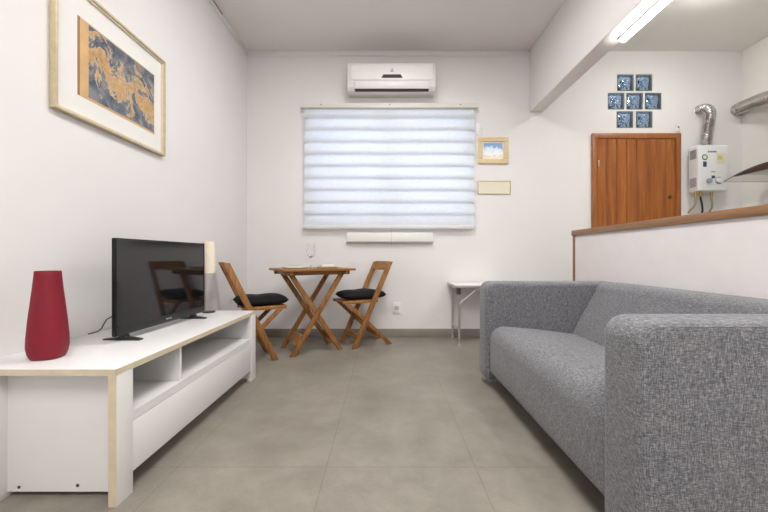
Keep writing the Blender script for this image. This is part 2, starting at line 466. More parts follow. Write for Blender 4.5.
# ------------------------------------------------------------------ glass blocks
where = ['upper left', 'upper right', 'left end of the middle row', 'centre of the middle row', 'right end of the middle row', 'lower left', 'lower right']
labs = ['glass block in the top row, left of its pair, high above the wooden door',
        'glass block in the top row, right of its pair, mostly dark',
        'glass block at the left end of the middle row of three, pale blue',
        'glass block in the centre of the middle row of three',
        'dark glass block at the right end of the middle row of three',
        'glass block in the bottom row, left of its pair, pale blue',
        'glass block in the bottom row, right of its pair, just above the door']
proto = None
for (x, z), lb in zip(BLK, labs):
    if proto is None:
        o = thing('glass_block', lb, 'glass block', (x, YB + .04, z), 0, 'glass blocks above the wooden door')
        g = MB(); g.box(-BW / 2 + .012, BW / 2 - .012, -.036, .036, -BW / 2 + .012, BW / 2 - .012, .008, 3)
        g.build('block_body', M['block'], o, local=True)
        r = MB()
        e = BW / 2 - .001
        for a in ((-e, e, e - .012, e), (-e, e, -e, -e + .012), (-e, -e + .012, -e + .012, e - .012), (e - .012, e, -e + .012, e - .012)):
            r.box(a[0], a[1], -.034, .034, a[2], a[3])
        r.build('block_rim', M['block_rim'], o, smooth=False, local=True)
        proto = o
    else:
        o = copy_tree(proto); o.location = (x, YB + .04, z); o['label'] = lb

# ------------------------------------------------------------------ tv bench
B = thing('tv_bench', 'long low white television bench with yellowed edges along the left wall', 'tv bench', (-1.18, 1.85, 0))
y0, y1, xf, xb, zt = 1.205, 2.508, -.907, -1.448, .4675
MB().box(xb, xf - .001, y0 + .001, y1 - .001, zt - .022, zt, .0015).build('bench_top', M['white_board'], B)
e = MB(); e.box(xf - .001, xf, y0, y1, zt - .022, zt - .0005); e.box(xb, xf, y0, y0 + .001, zt - .022, zt - .0005); e.box(xb, xf, y1 - .001, y1, zt - .022, zt - .0005)
e.build('edge_strip', M['edge_band'], B, smooth=False)['label'] = 'yellowed edge strip'
def legp(xa, xb_, ya, yb_):
    o = MB().box(xa, xb_, ya, yb_, 0, zt - .022, .001).build('leg', M['white_board'], B)
    ye = ya - .0012 if ya < 1.8 else yb_
    MB().box(xa, xb_, ye, ye + .0012, 0.002, zt - .0225).build('edge_strip', M['edge_band'], o, smooth=False)
legp(xf - .027, xf, y0 + .002, 1.287); legp(-1.36, -1.333, y0 + .002, 1.287)
legp(xf - .027, xf, 2.42, y1 - .002); legp(-1.36, -1.333, 2.42, y1 - .002)
sp = MB().box(-1.333, xf - .027, 1.262, 1.284, .018, zt - .022).build('side_panel', M['white_board'], B, smooth=False)
MB().box(-1.333, xf - .027, 2.425, 2.447, .018, zt - .022).build('side_panel', M['white_board'], B, smooth=False)
for xs_, zs_ in ((-1.292, .034), (-1.085, .040)):
    MB().lathe([(0, 0), (.0055, 0), (.0055, .0015), (0, .0025)], (0, 0, 0), 14, Matrix.Translation((xs_, 1.262, zs_)) @ Matrix.Rotation(PI / 2, 4, 'X')).build('screw', M['screw'], sp)
MB().box(-1.36, xf - .003, 1.288, 2.419, .257, .290).build('shelf', M['white_board'], B, smooth=False)
MB().box(-1.36, xf - .03, 1.285, 2.424, .060, .075).build('bottom_board', M['white_board'], B, smooth=False)
MB().box(-1.36, -1.348, 1.285, 2.424, .075, zt - .022).build('back_panel', M['white_board'], B, smooth=False)
MB().box(-1.346, xf - .012, 1.600, 1.616, .291, zt - .022).build('divider', M['white_board'], B, smooth=False)
MB().box(xf - .02, xf - .002, 1.289, 2.418, .074, .2545, .001).build('drawer_front', M['white_board'], B)

# ------------------------------------------------------------------ television
tx, ty0, ty1 = -1.163, 1.561, 2.288
TV = thing('television', 'black flat screen television standing on the white bench', 'television', (tx - .004, (ty0 + ty1) / 2, zt), math.radians(-1.7))
hy = (ty1 - ty0) / 2
MB().box(-.018, -.002, -hy, hy, .028, .462, .003).build('case', M['tv_black'], TV, local=True)
MB().box(-.075, -.018, -hy * .62, hy * .62, .05, .30, .012).build('rear_housing', M['tv_black'], TV, local=True)
fr = MB()
fr.box(-.004, .001, -hy, hy, .456, .462); fr.box(-.004, .001, -hy, -hy + .006, .028, .456); fr.box(-.004, .001, hy - .006, hy, .028, .456)
fr.build('bezel', M['tv_black'], TV, local=True, smooth=False)
lb_ = MB().box(-.004, .0035, -hy + .006, hy - .006, .028, .066, .002).build('lower_bezel', M['tv_bezel'], TV, local=True)
mk = MB()
for i, wd in enumerate((.006, .005, .006, .003, .006, .006)): mk.box(.0035, .0039, -.022 + i * .0078, -.022 + i * .0078 + wd, .044, .0505)
mk.build('maker_mark', M['silver'], lb_, local=True, smooth=False)
MB().box(-.003, -.0005, -hy + .006, hy - .006, .066, .456).build('screen', M['screen'], TV, local=True, smooth=False)
for fy in (1.63, 2.185):
    y = fy - (ty0 + ty1) / 2
    t = MB()
    t.prism([(-.105, 0), (-.105, .006), (-.035, .013), (-.025, .032), (-.004, .032), (.004, .015), (.066, .007), (.066, 0)], 'y', y - .014, y + .014, .002)
    t.build('foot', M['black_plastic'], TV, local=True)
cb = MB().tube([(-.07, -.18, .10), (-.15, -.15, .088), (-.205, -.13, .078), (-.235, -.125, .062), (-.250, -.125, .040), (-.258, -.13, .018), (-.262, -.15, .006), (-.264, -.20, .0045)], .003, 8)
cb.build('power_cord', M['cable'], TV, local=True)

# ------------------------------------------------------------------ vase
def vase():
    prof = [(.000, .060, .044), (.006, .066, .048), (.02, .073, .053), (.045, .0785, .056), (.08, .0775, .055), (.145, .071, .051), (.21, .062, .046), (.27, .0535, .041), (.31, .0485, .039), (.323, .0475, .0385), (.326, .046, .037)]
    inner = [(.325, .043, .034), (.30, .044, .033), (.20, .050, .037), (.18, .0, .0)]
    mb = MB(); bm = mb.bm; n = 40; rings = []
    for z, a, b in prof + inner:
        if a == 0: rings.append([bm.verts.new((0, 0, z))]); continue
        ring = []
        for k in range(n):
            t = 2 * PI * k / n; ex = 2 / 2.7
            cx, sy = math.cos(t), math.sin(t)
            a2 = a * .74
            ring.append(bm.verts.new((a2 * math.copysign(abs(cx) ** ex, cx), b * math.copysign(abs(sy) ** ex, sy), z)))
        rings.append(ring)
    bm.faces.new(list(reversed(rings[0])))
    for a, b in zip(rings, rings[1:]):
        for k in range(n):
            k2 = (k + 1) % n
            if len(b) == 1: bm.faces.new((a[k], a[k2], b[0]))
            else: bm.faces.new((a[k], a[k2], b[k2], b[k]))
    bmesh.ops.recalc_face_normals(bm, faces=bm.faces)
    o = mb.build('vase', M['vase'], angle=60)
    o.location = (-1.268, 1.345, zt + .0005); o.rotation_euler = (0, 0, math.radians(14))
    return o
tag(vase(), 'tall red bottle shaped vase near the front end of the white bench', 'vase')

# ------------------------------------------------------------------ table lamp behind the tv
lx, ly = -1.195, 2.425
LP = thing('table_lamp', 'small table lamp with cream shade behind the television', 'lamp', (lx, ly, zt))
MB().lathe([(0, 0), (.040, 0), (.040, .006), (.036, .010), (.006, .012), (0, .012)], n=32).build('lamp_base', M['black_plastic'], LP, local=True)
MB().tube([(-.026, 0, .008), (-.026, 0, .36)], .0035, 10).build('pole', M['chrome'], LP, local=True)
MB().lathe([(.040, .268), (.039, .480), (.037, .480), (.038, .270), (.040, .268)], n=40).build('lamp_shade', M['shade'], LP, local=True)
hold = MB(); hold.tube([(-.0385, 0, .352), (.0385, 0, .352)], .002, 6)
hold.build('shade_holder', M['chrome'], LP, local=True)

MB().tube([(-.035, -.01, .006), (-.05, -.06, .004), (-.045, -.12, .0035), (-.07, -.17, .0035), (-.13, -.19, .0035)], .003, 8).build('power_cord', M['white_metal'], LP, local=True)

# ------------------------------------------------------------------ folding chairs, cushions
def slant(mb, x0, z0, x1, z1, w, ya, yb, bev=.003):
    mb.prism([(x0 - w / 2, z0), (x0 + w / 2, z0), (x1 + w / 2, z1), (x1 - w / 2, z1)], 'y', ya, yb, bev)
    return mb
CH_Y = .165
def make_chair(label):
    c = thing('folding_chair', label, 'chair', group='wooden folding chairs at the bistro table')
    for s in (-1, 1):
        ya, yb = sorted((s * CH_Y, s * (CH_Y - .024)))
        slant(MB(), 0, 0, -.372, .797, .052, ya, yb, .004).build('leg', M['chair'], c, local=True)
        ya, yb = sorted((s * (CH_Y - .027), s * (CH_Y - .050)))
        slant(MB(), -.385, 0, .045, .408, .050, ya, yb, .004).build('leg', M['chair'], c, local=True)
    # top rail follows the lean of the posts
    slope = -.372 / .797
    def on(z): return slope * z
    rl = MB(); rl.prism([(on(.715) - .012, .715), (on(.715) + .010, .715), (on(.80) + .010, .80), (on(.80) - .012, .80)], 'y', -CH_Y + .024, CH_Y - .024, .004)
    rl.build('top_rail', M['chair_r'], c, local=True)
    yi = CH_Y - .051
    fr = MB()
    for s in (-1, 1):
        ya, yb = sorted((s * (CH_Y - .0255), s * (CH_Y - .052)))
        fr.box(-.25, .10, ya, yb, .412, .440, .003)
    fr.build('seat_frame', M['chair_r'], c, local=True)
    st = MB()
    for i in range(6): st.box(-.245 + i * .0585, -.245 + i * .0585 + .050, -yi + .0005, yi - .0005, .424, .440, .003)
    st.build('seat', M['chair_r'], c, local=True)
    MB().box(-.058, -.036, -CH_Y + .024, CH_Y - .024, .075, .125, .003).build('stretcher', M['chair_r'], c, local=True)
    xr = -.385 + .43 * .12 / .408
    MB().box(xr - .012, xr + .010, -yi + .0005, yi - .0005, .095, .140, .003).build('stretcher', M['chair_r'], c, local=True)
    xr = -.385 + .43 * .25 / .408
    MB().box(xr - .010, xr + .010, -yi + .0005, yi - .0005, .235, .265, .003).build('stretcher', M['chair_r'], c, local=True)
    return c
def make_cushion(label, seed, ax):
    rnd = random.Random(seed)
    mb = MB(); bm = mb.bm; n = 22
    ay, th = .139, .047
    ph = [rnd.uniform(0, 6.28) for _ in range(4)]
    def pt(i, k, side):
        u, v = -1 + 2 * i / n, -1 + 2 * k / n
        e = max(0, (1 - abs(u) ** 4)) ** .42 * max(0, (1 - abs(v) ** 4)) ** .42
        dent = .008 * math.exp(-((u * 2.2) ** 2 + (v * 2.2) ** 2))
        wob = .0035 * math.sin(4 * u + ph[0]) * math.sin(3.4 * v + ph[1]) + .002 * math.sin(9 * u + ph[2] + 4 * v)
        pin = 1 - .05 * (1 - abs(u)) * (abs(v) > .99) - .05 * (1 - abs(v)) * (abs(u) > .99)
        z = th * e * (1 if side > 0 else -.85) + ((wob - dent) * e if side > 0 else 0)
        return Vector((ax * u * pin, ay * v * pin, z))
    top = [[bm.verts.new(pt(i, k, 1)) for k in range(n + 1)] for i in range(n + 1)]
    bot = [[top[i][k] if i in (0, n) or k in (0, n) else bm.verts.new(pt(i, k, -1)) for k in range(n + 1)] for i in range(n + 1)]
    for i in range(n):
        for k in range(n):
            bm.faces.new((top[i][k], top[i + 1][k], top[i + 1][k + 1], top[i][k + 1]))
            bm.faces.new((bot[i][k], bot[i][k + 1], bot[i + 1][k + 1], bot[i + 1][k]))
    bmesh.ops.recalc_face_normals(bm, faces=bm.faces)
    return tag(mb.build('seat_cushion', M['cushion'], angle=60), label, 'cushion', 'black chair cushions')
th1 = math.radians(30.6); f1 = Vector((math.cos(th1), math.sin(th1), 0)); s1 = Vector((-math.sin(th1), math.cos(th1), 0))
ch = make_chair('wooden folding chair between the bench and the bistro table, facing right')
ch.location = Vector((-.893, 2.92, 0)) + s1 * CH_Y; ch.rotation_euler = (0, 0, th1)
th2 = math.radians(207.5); f2 = Vector((math.cos(th2), math.sin(th2), 0)); s2 = Vector((-math.sin(th2), math.cos(th2), 0))
ch2 = copy_tree(ch); ch2['label'] = 'wooden folding chair right of the bistro table, facing left, beside the wall socket'
ch2.location = Vector((-.275, 3.245, 0)) - s2 * CH_Y; ch2.rotation_euler = (0, 0, th2)
for root, th, f, lb, sd, ax_, off in ((ch, th1, f1, 'black seat cushion on the folding chair next to the white bench', 3, .205, -.085), (ch2, th2, f2, 'black seat cushion on the folding chair near the wall socket', 11, .215, -.13)):
    cu = make_cushion(lb, sd, ax_)
    cu.location = Vector(root.location) + f * off + Vector((0, 0, .441 + .040)); cu.rotation_euler = (0, 0, th)

# ------------------------------------------------------------------ bistro table
tc_ = Vector((-.672, 3.265, 0)); tr = math.radians(30)
TB = thing('bistro_table', 'small folding wooden bistro table with crossed legs under the blind', 'table', tc_, tr)
a_, b_ = .325, .262
tt = MB(); n = 7; sw = 2 * b_ / n
for i in range(n): tt.box(-a_, a_, -b_ + i * sw + .002, -b_ + (i + 1) * sw - .002, .721, .739, .003)
tt.build('table_top', M['tabletop'], TB, local=True)
ap = MB()
for x in (-.262, .237): ap.box(x, x + .025, -b_ + .02, b_ - .02, .692, .7205, .002)
ap.build('batten', M['chair_r'], TB, local=True)
ap = MB()
for y in (-.205, .180): ap.box(-.29, .29, y, y + .022, .686, .7205, .002)
ap.build('apron', M['tabletop'], TB, local=True)
for s in (-1, 1):
    ya, yb = sorted((s * .178, s * .152)); slant(MB(), -.220, 0, .225, .690, .050, ya, yb, .004).build('leg', M['chair'], TB, local=True)
    ya, yb = sorted((s * .149, s * .123)); slant(MB(), .225, 0, -.225, .690, .050, ya, yb, .004).build('leg', M['chair'], TB, local=True)
def along(z, xb, xt): return xb + (xt - xb) * z / .690
for xb_, xt_, yy in ((-.220, .225, .1515), (.225, -.225, .1225)):
    zc = .12; xc = along(zc, xb_, xt_); d = along(zc + .04, xb_, xt_) - xc
    MB().prism([(xc - d - .009, zc - .04), (xc - d + .009, zc - .04), (xc + d + .009, zc + .04), (xc + d - .009, zc + .04)], 'y', -yy, yy, .002).build('stretcher', M['chair_r'], TB, local=True)

# tableware
def place(px, Y): return ((px - 385) * Y / 357.4, Y)
def plate(name, mat, x, y, r, z, label, cat):
    o = MB().lathe([(0, 0), (r * .86, 0), (r * .95, .004), (r * .995, .0115), (r, .014), (r * .98, .0155), (r * .64, .008), (r * .58, .006), (0, .006)], n=48).build(name, mat, angle=50)
    o.location = (x, y, z); return tag(o, label, cat, None)
zT = .7395
xp, yp = place(294, 3.16); plate('plate', M['plate'], xp, yp, .105, zT, 'white dinner plate on the table, left of the wine glass', 'plate')
xp, yp = place(327.5, 3.30); plate('plate', M['plate2'], xp, yp, .095, zT, 'cream plate under a white napkin, right of the wine glass', 'plate')
nk = MB(); nk.box(-.06, .06, -.04, .04, 0, .008, .003); nk.box(-.056, .052, -.036, .038, .0085, .0155, .003)
nk = nk.build('napkin', M['napkin']); nk.location = (xp, yp, zT + .0065 + .0148); nk.rotation_euler = (0, 0, .45)
# napkin bridges the rim of the plate
nk.location.z = zT + .0162
tag(nk, 'folded white napkin lying on the cream plate', 'napkin')
gx, gy = place(310.8, 3.24)
wg = thing('wine_glass', 'clear stemmed wine glass standing between the two plates', 'glass', (gx, gy, zT))
MB().lathe([(0, 0), (.033, 0), (.033, .002), (.006, .006), (.0038, .012), (.0035, .085), (.006, .093), (.022, .105), (.035, .128), (.038, .155), (.035, .19), (.031, .222), (.0298, .222), (.0338, .19), (.0368, .155), (.0338, .129), (.021, .107), (0, .099)], n=36).build('glass_body', M['glass'], wg, local=True, angle=60)

# ------------------------------------------------------------------ aluminium side table
ST = thing('side_table', 'small folding aluminium side table with white top against the back wall', 'table', (.89, 3.53, 0))
MB().box(.658, 1.182, 3.328, 3.728, .562, .577, .004).build('table_top', M['side_top'], ST)
r = MB()
r.box(.65, .658, 3.32, 3.736, .550, .577, .002); r.box(1.182, 1.19, 3.32, 3.736, .550, .577, .002)
r.box(.658, 1.182, 3.32, 3.328, .550, .577, .002); r.box(.658, 1.182, 3.728, 3.736, .550, .577, .002)
r.build('rim', M['alu'], ST)
for x in (.70, 1.08):
    for y in (3.372, 3.70):
        lg = MB().tube([(x, y, .004), (x, y, .556)], .011, 12).build('leg', M['alu'], ST)
        MB().tube([(x, y, 0), (x, y, .02)], .0135, 12).build('foot_cap', M['rail_d'], lg)
    sgn = 1 if x < .8 else -1
    MB().tube([(x, 3.352, .40), (x + sgn * .17, 3.352, .548)], .006, 8).build('brace', M['alu'], ST)
    MB().box(x - .03, x + .012, 3.350, 3.360, .49, .55, .002).build('hinge_bracket', M['alu_dark'], ST)
    MB().tube([(x, 3.372, .15), (x, 3.70, .15)], .008, 8).build('crossbar', M['alu'], ST)

# ------------------------------------------------------------------ sofa
SF = thing('sofa', 'grey woven fabric sofa with rounded arms against the low partition', 'sofa', (1.1, 1.69, 0))
AX0, AX1, AZ0, AZ1 = .650, 1.535, .045, .68
Y_N0, Y_N1, Y_F0, Y_F1 = .907, 1.077, 2.305, 2.475
def rrect(x0, x1, z0, z1, rs, n=8):
    """rounded rectangle, radii for (front-bottom, front-top, back-top, back-bottom)"""
    fb, ft, bt, bb = rs
    pts = arc(x0 + fb, z0 + fb, fb, 1.5 * PI, PI, n) + arc(x0 + ft, z1 - ft, ft, PI, .5 * PI, n) + arc(x1 - bt, z1 - bt, bt, .5 * PI, 0, n) + arc(x1 - bb, z0 + bb, bb, 0, -.5 * PI, n)
    out = []
    for p in pts:
        if not out or (Vector(p) - Vector(out[-1])).length > 1e-4: out.append(p)
    return out
def soft_slab(outline, y0, y1, r, crown=0, n=6):
    """outline (x,z) swept in y with rounded rims of radius r and caps that may crown outward"""
    mb = MB(); bm = mb.bm
    cx = sum(p[0] for p in outline) / len(outline); cz = sum(p[1] for p in outline) / len(outline)
    def inset(d):
        m = len(outline); res = []
        for i, p in enumerate(outline):
            a, b = Vector(outline[i - 1]), Vector(outline[(i + 1) % m]); t = (b - a).normalized()
            nrm = Vector((t.y, -t.x))
            if nrm.dot(Vector((cx, cz)) - Vector(p)) < 0: nrm = -nrm
            res.append((p[0] + nrm.x * d, p[1] + nrm.y * d))
        return res
    secs = []
    for i in range(n + 1):
        a = PI / 2 * i / n; secs.append((y0 + r * (1 - math.sin(a)), inset(r * (1 - math.cos(a)))) if False else (y0 + r - r * math.cos(a), inset(r - r * math.sin(a))))
    for i in range(n + 1):
        a = PI / 2 * i / n; secs.append((y1 - r + r * math.sin(a), inset(r - r * math.cos(a))))
    rings = [[bm.verts.new((x, y, z)) for x, z in pts] for y, pts in secs]
    m = len(outline); fs = []
    for a, b in zip(rings, rings[1:]):
        for k in range(m): fs.append(bm.faces.new((a[k], a[(k + 1) % m], b[(k + 1) % m], b[k])))
    fs += [bm.faces.new(rings[0]), bm.faces.new(list(reversed(rings[-1])))]
    bmesh.ops.recalc_face_normals(bm, faces=fs)
    return mb, inset
ol = rrect(AX0, AX1, AZ0, AZ1, (.03, .06, .05, .03))
for y0_, y1_, yo, d in ((Y_N0, Y_N1, Y_N0, 1), (Y_F0, Y_F1, Y_F1, -1)):
    mb, ins = soft_slab(ol, y0_, y1_, .028)
    arm = mb.build('armrest', M['sofa'], SF, angle=70)
    q = MB(); q.closed_tube([(x, yo + d * .006, z) for x, z in ins(.012)], .0035, 6)
    q.build('piping', M['sofa'], arm, angle=80)
# seat: rounded front, falling toward the back
so = arc(.672 + .085, .40 - .085, .085, PI, .5 * PI, 8)
so = [(.672, .40 - .20)] + so + [(.95, .385), (1.26, .345), (1.30, .33), (1.30, .10), (.70, .10)] + arc(.70, .125, .028, 1.5 * PI, PI, 4)
mb, _ = soft_slab(so, Y_N1 + .004, Y_F0 - .004, .02)
mb.build('seat', M['sofa'], SF, angle=60)
# backrest: leaning front, rounded top
bo = [(1.205, .352), (1.235, .43), (1.345, .62)] + arc(1.405, .625, .057, math.radians(165), math.radians(90), 6) + arc(1.535 - .045, .637, .045, .5 * PI, 0, 5) + [(1.535, .12), (1.305, .12), (1.305, .33)]
mb, _ = soft_slab(bo, Y_N1 + .004, Y_F0 - .004, .02)
mb.build('backrest', M['sofa'], SF, angle=60)
MB().box(.72, 1.52, Y_N1 - .02, Y_F0 + .02, .06, .11, .004).build('base_frame', M['sofa_leg'], SF)
for y in (Y_N0 + .085, Y_F1 - .085):
    for x in (.82, 1.45): MB().prism([(x - .022, 0), (x + .022, 0), (x + .03, .05), (x - .03, .05)], 'y', y - .03, y + .03, .003).build('leg', M['sofa_leg'], SF)

# ------------------------------------------------------------------ pictures
def picture_left():
    X0 = XL + .001; y0, y1, z0, z1 = 1.541, 2.315, 1.494, 2.106
    P = thing('framed_picture', 'large pale gold framed abstract print with white mat high on the left wall', 'picture', (XL, (y0 + y1) / 2, (z0 + z1) / 2))
    def ring(a, d, name, mat, xa, xb):
        m = MB()
        m.box(xa, xb, y0 + a, y1 - a, z1 - a - d, z1 - a, .0015); m.box(xa, xb, y0 + a, y1 - a, z0 + a, z0 + a + d, .0015)
        m.box(xa, xb, y0 + a, y0 + a + d, z0 + a + d, z1 - a - d, .0015); m.box(xa, xb, y1 - a - d, y1 - a, z0 + a + d, z1 - a - d, .0015)
        return m.build(name, mat, P)
    fr = ring(0, .012, 'frame', M['gold'], X0, X0 + .03)
    ring(.0125, .008, 'inner_frame', M['gold_in'], X0, X0 + .022)
    MB().box(X0, X0 + .010, y0 + .021, y1 - .021, z0 + .021, z1 - .021).build('mat_board', M['mat'], P, smooth=False)
    py0, py1, pz0, pz1 = 1.672, 2.225, 1.607, 1.978
    pr = MB().box(-.0008, .0008, -(py1 - py0) / 2 + .062, (py1 - py0) / 2, -(pz1 - pz0) / 2 + .012, (pz1 - pz0) / 2 - .006).build('print', M['art'], P, smooth=False, local=True)
    pr.location = (X0 + .0110 - XL, (py0 + py1) / 2 - (y0 + y1) / 2, (pz0 + pz1) / 2 - (z0 + z1) / 2)
    m = MB(); xa, xb = X0 + .0101, X0 + .0115
    m.box(xa, xb, py0 + .012, py0 + .062, pz0, pz1); m.box(xa, xb, py0 + .062, py1 + .004, pz0, pz0 + .012); m.box(xa, xb, py0 + .062, py1 + .004, pz1 - .006, pz1)
    m.build('tan_border', M['art_stripe'], P, smooth=False)
    MB().box(xa, xb, py0, py0 + .012, pz0, pz1).build('brown_border', M['art_edge'], P, smooth=False)
picture_left()
sy = YB - .001
def bp(px, s=95.8): return (px - 385) / s
def bq(py, s=95.8): return .85 - (py - 256) / s
x0, x1, z0, z1 = bp(478), bp(508.5), bq(163.5), bq(137)
SP = thing('framed_picture', 'small beige framed picture of a blue sky beside the blind', 'picture', ((x0 + x1) / 2, YB, (z0 + z1) / 2))
m = MB(); d = .048
m.box(x0, x1, sy - .02, sy, z1 - d, z1, .003); m.box(x0, x1, sy - .02, sy, z0, z0 + d, .003)
m.box(x0, x0 + d, sy - .02, sy, z0 + d, z1 - d, .003); m.box(x1 - d, x1, sy - .02, sy, z0 + d, z1 - d, .003)
m.build('frame', M['beige_frame'], SP)
MB().box(x0 + d, x1 - d, sy - .008, sy, z0 + d, z1 - d).build('mat_board', M['mat'], SP, smooth=False)
pr = MB().box(-(x1 - x0) / 2 + d + .012, (x1 - x0) / 2 - d - .012, -.0095, -.0085, -(z1 - z0) / 2 + d + .012, (z1 - z0) / 2 - d - .012).build('print', M['sky_print'], SP, smooth=False, local=True)
x0, x1, z0, z1 = bp(478), bp(511), bq(194), bq(180.5)
SG = thing('wall_plaque', 'blank beige rectangular plaque with an olive rim below the small picture', 'plaque', ((x0 + x1) / 2, YB, (z0 + z1) / 2))
MB().box(x0 + .008, x1 - .008, sy - .008, sy, z0 + .008, z1 - .008).build('panel', M['beige_panel'], SG, smooth=False)
m = MB(); d = .008
m.box(x0, x1, sy - .012, sy, z1 - d, z1, .002); m.box(x0, x1, sy - .012, sy, z0, z0 + d, .002); m.box(x0, x0 + d, sy - .012, sy, z0 + d, z1 - d, .002); m.box(x1 - d, x1, sy - .012, sy, z0 + d, z1 - d, .002)
m.build('rim', M['olive_edge'], SG)

# ------------------------------------------------------------------ switch, sockets, small box above the door
def plate_thing(name, label, cat, cx, cz, w, h, kind):
    P = thing(name, label, cat, (cx, YB, cz))
    MB().box(-w / 2, w / 2, -.011, -.001, -h / 2, h / 2, .003).build('cover_plate', M['outlet'], P, local=True)
    if kind == 'socket':
        MB().box(-.021, .021, -.0135, -.0105, -.021, .021, .002).build('socket_insert', M['rail_d'], P, local=True)
        h_ = MB()
        for dx, dz in ((-.0095, 0), (.0095, 0), (0, .004)): h_.lathe([(0, 0), (.0026, 0), (.0026, .0004), (0, .0004)], (0, 0, 0), 10, Matrix.Translation((dx, -.0134, dz)) @ Matrix.Rotation(PI / 2, 4, 'X'))
        h_.build('socket_hole', M['outlet_d'], P, local=True)
    elif kind == 'switch':
        MB().box(-.012, .012, -.015, -.010, -.022, .022, .002).build('rocker', M['outlet'], P, local=True)
    else:
        MB().lathe([(0, 0), (.008, 0), (.007, .006), (0, .008)], (0, 0, 0), 14, Matrix.Translation((0, -.011, .01)) @ Matrix.Rotation(PI / 2, 4, 'X')).build('button', M['gray_mark'], P, local=True)
    return P
plate_thing('wall_socket', 'white wall socket low on the back wall beside the right folding chair', 'socket', bp(396.8), bq(308), .082, .115, 'socket')
plate_thing('light_switch', 'white switch plate on the wall at the upper right edge of the blind', 'switch', bp(480), bq(128.5), .062, .125, 'switch')
plate_thing('doorbell_box', 'small pale box on the kitchen wall above the door corner', 'wall box', bx(677.5), bz(128.5), .05, .075, 'bell')

# ------------------------------------------------------------------ air conditioner
AX = thing('air_conditioner', 'white split air conditioner unit mounted above the window blind', 'air conditioner', (.065, YB, 2.64))
xa, xb = -.375, .505
prof = [(3.7495, 2.785), (3.60, 2.785), (3.565, 2.775), (3.548, 2.745), (3.543, 2.66), (3.546, 2.585), (3.556, 2.535), (3.585, 2.505), (3.64, 2.497), (3.7495, 2.505)]
MB().prism(prof, 'x', xa, xb, .008, 3).build('housing', M['ac_low'], AX, angle=50)
fp = [(3.58, 2.779), (3.55, 2.765), (3.538, 2.735), (3.534, 2.66), (3.536, 2.594), (3.545, 2.592), (3.60, 2.70)]
MB().prism(fp, 'x', xa + .038, xb - .030, .004, 2).build('front_panel', M['ac'], AX, angle=50)
lp = [(3.536, 2.582), (3.539, 2.550), (3.550, 2.512), (3.556, 2.515), (3.548, 2.551), (3.546, 2.582)]
MB().prism(lp, 'x', xa + .075, xb - .07, .001, 1).build('louver', M['ac'], AX, angle=50)
MB().prism([(3.551, 2.5115), (3.558, 2.503), (3.59, 2.500), (3.58, 2.53)], 'x', xa + .075, xb - .07).build('air_slot', M['slot'], AX, smooth=False)
MB().prism([(-.105, 2.612), (.105, 2.612), (.085, 2.645), (-.085, 2.645)], 'y', 3.530, 3.536, .001, 1, Matrix.Translation((.07, 0, 0))).build('display', M['slot'], AX)
mk = MB(); mk.prism([(-.012, 2.682), (0, 2.707), (.012, 2.682), (.006, 2.682), (0, 2.694), (-.006, 2.682)], 'y', 3.5325, 3.535, 0, 1, Matrix.Translation((.07, 0, 0)))
mk.box(.055, .085, 3.5325, 3.535, 2.672, 2.677)
mk.build('emblem', M['gray_mark'], AX, smooth=False)

# ------------------------------------------------------------------ blind
BL = thing('window_blind', 'white pleated fabric blind drawn over the window in horizontal folds', 'blind', (.045, YB, 2.40))
x0, x1, zt_, zb_ = -.835, .928, 2.385, 1.160
MB().box(-.86, .952, 3.690, YB - .001, 2.372, 2.432, .004).build('head_rail', M['rail_w'], BL)
MB().box(-.868, .960, 3.682, 3.689, 2.372, 2.384, .002).build('rail_lip', M['rail_d'], BL)
for x in (-.66, .05, .78): MB().lathe([(0, 0), (.007, 0), (.006, .003), (0, .004)], (0, 0, 0), 10, Matrix.Translation((x, 3.690, 2.415)) @ Matrix.Rotation(PI / 2, 4, 'X')).build('rail_screw', M['gray_mark'], BL)
nb = 10; edges = [2.385, 2.318, 2.192 + .003]
edges = [2.385, 2.288]; stp = .1245
while len(edges) < 10: edges.append(edges[-1] - stp)
edges.append(zb_)
line = []
for i in range(len(edges) - 1):
    za, zb2 = edges[i], edges[i + 1]
    for t in (0, .15, .35, .6, .85, 1): line.append((3.712 - .020 * math.sin(t * PI / 2) ** 1.5, za + (zb2 - za) * t - (.012 if t == 1 else 0)))
    if i < len(edges) - 2: line += [(3.700, zb2 + .008), (3.713, zb2 + .014)]
mb = MB(); bm = mb.bm
nx = 12
rows = [[bm.verts.new((x0 + (x1 - x0) * j / nx, y, z)) for j in range(nx + 1)] for y, z in line]
for a, b2 in zip(rows, rows[1:]):
    for j in range(nx): bm.faces.new((a[j], a[j + 1], b2[j + 1], b2[j]))
mb.build('blind_fabric', M['blind'], BL, angle=40)
MB().box(-.848, .905, 3.684, 3.714, zb_ - .028, zb_ + .004, .003).build('bottom_rail', M['rail_w'], BL)
MB().tube([(.066, 3.695, 1.14), (.066, 3.699, 1.08), (.066, 3.699, .955)], .0016, 6).build('pull_cord', M['cord'], BL)

MS = thing('wall_strip', 'narrow white box strip fixed to the wall under the blind', 'wall strip', (.05, YB, 1.04))
MB().box(-.396, .500, 3.705, YB - .001, 1.0, 1.093, .004).build('strip_body', M['white_metal'], MS)
MB().box(-.40, .504, 3.703, YB - .001, .992, .9995, .001).build('strip_lower_shade', M['rail_d'], MS)  # grey strip paints the shade along the bottom of the white box

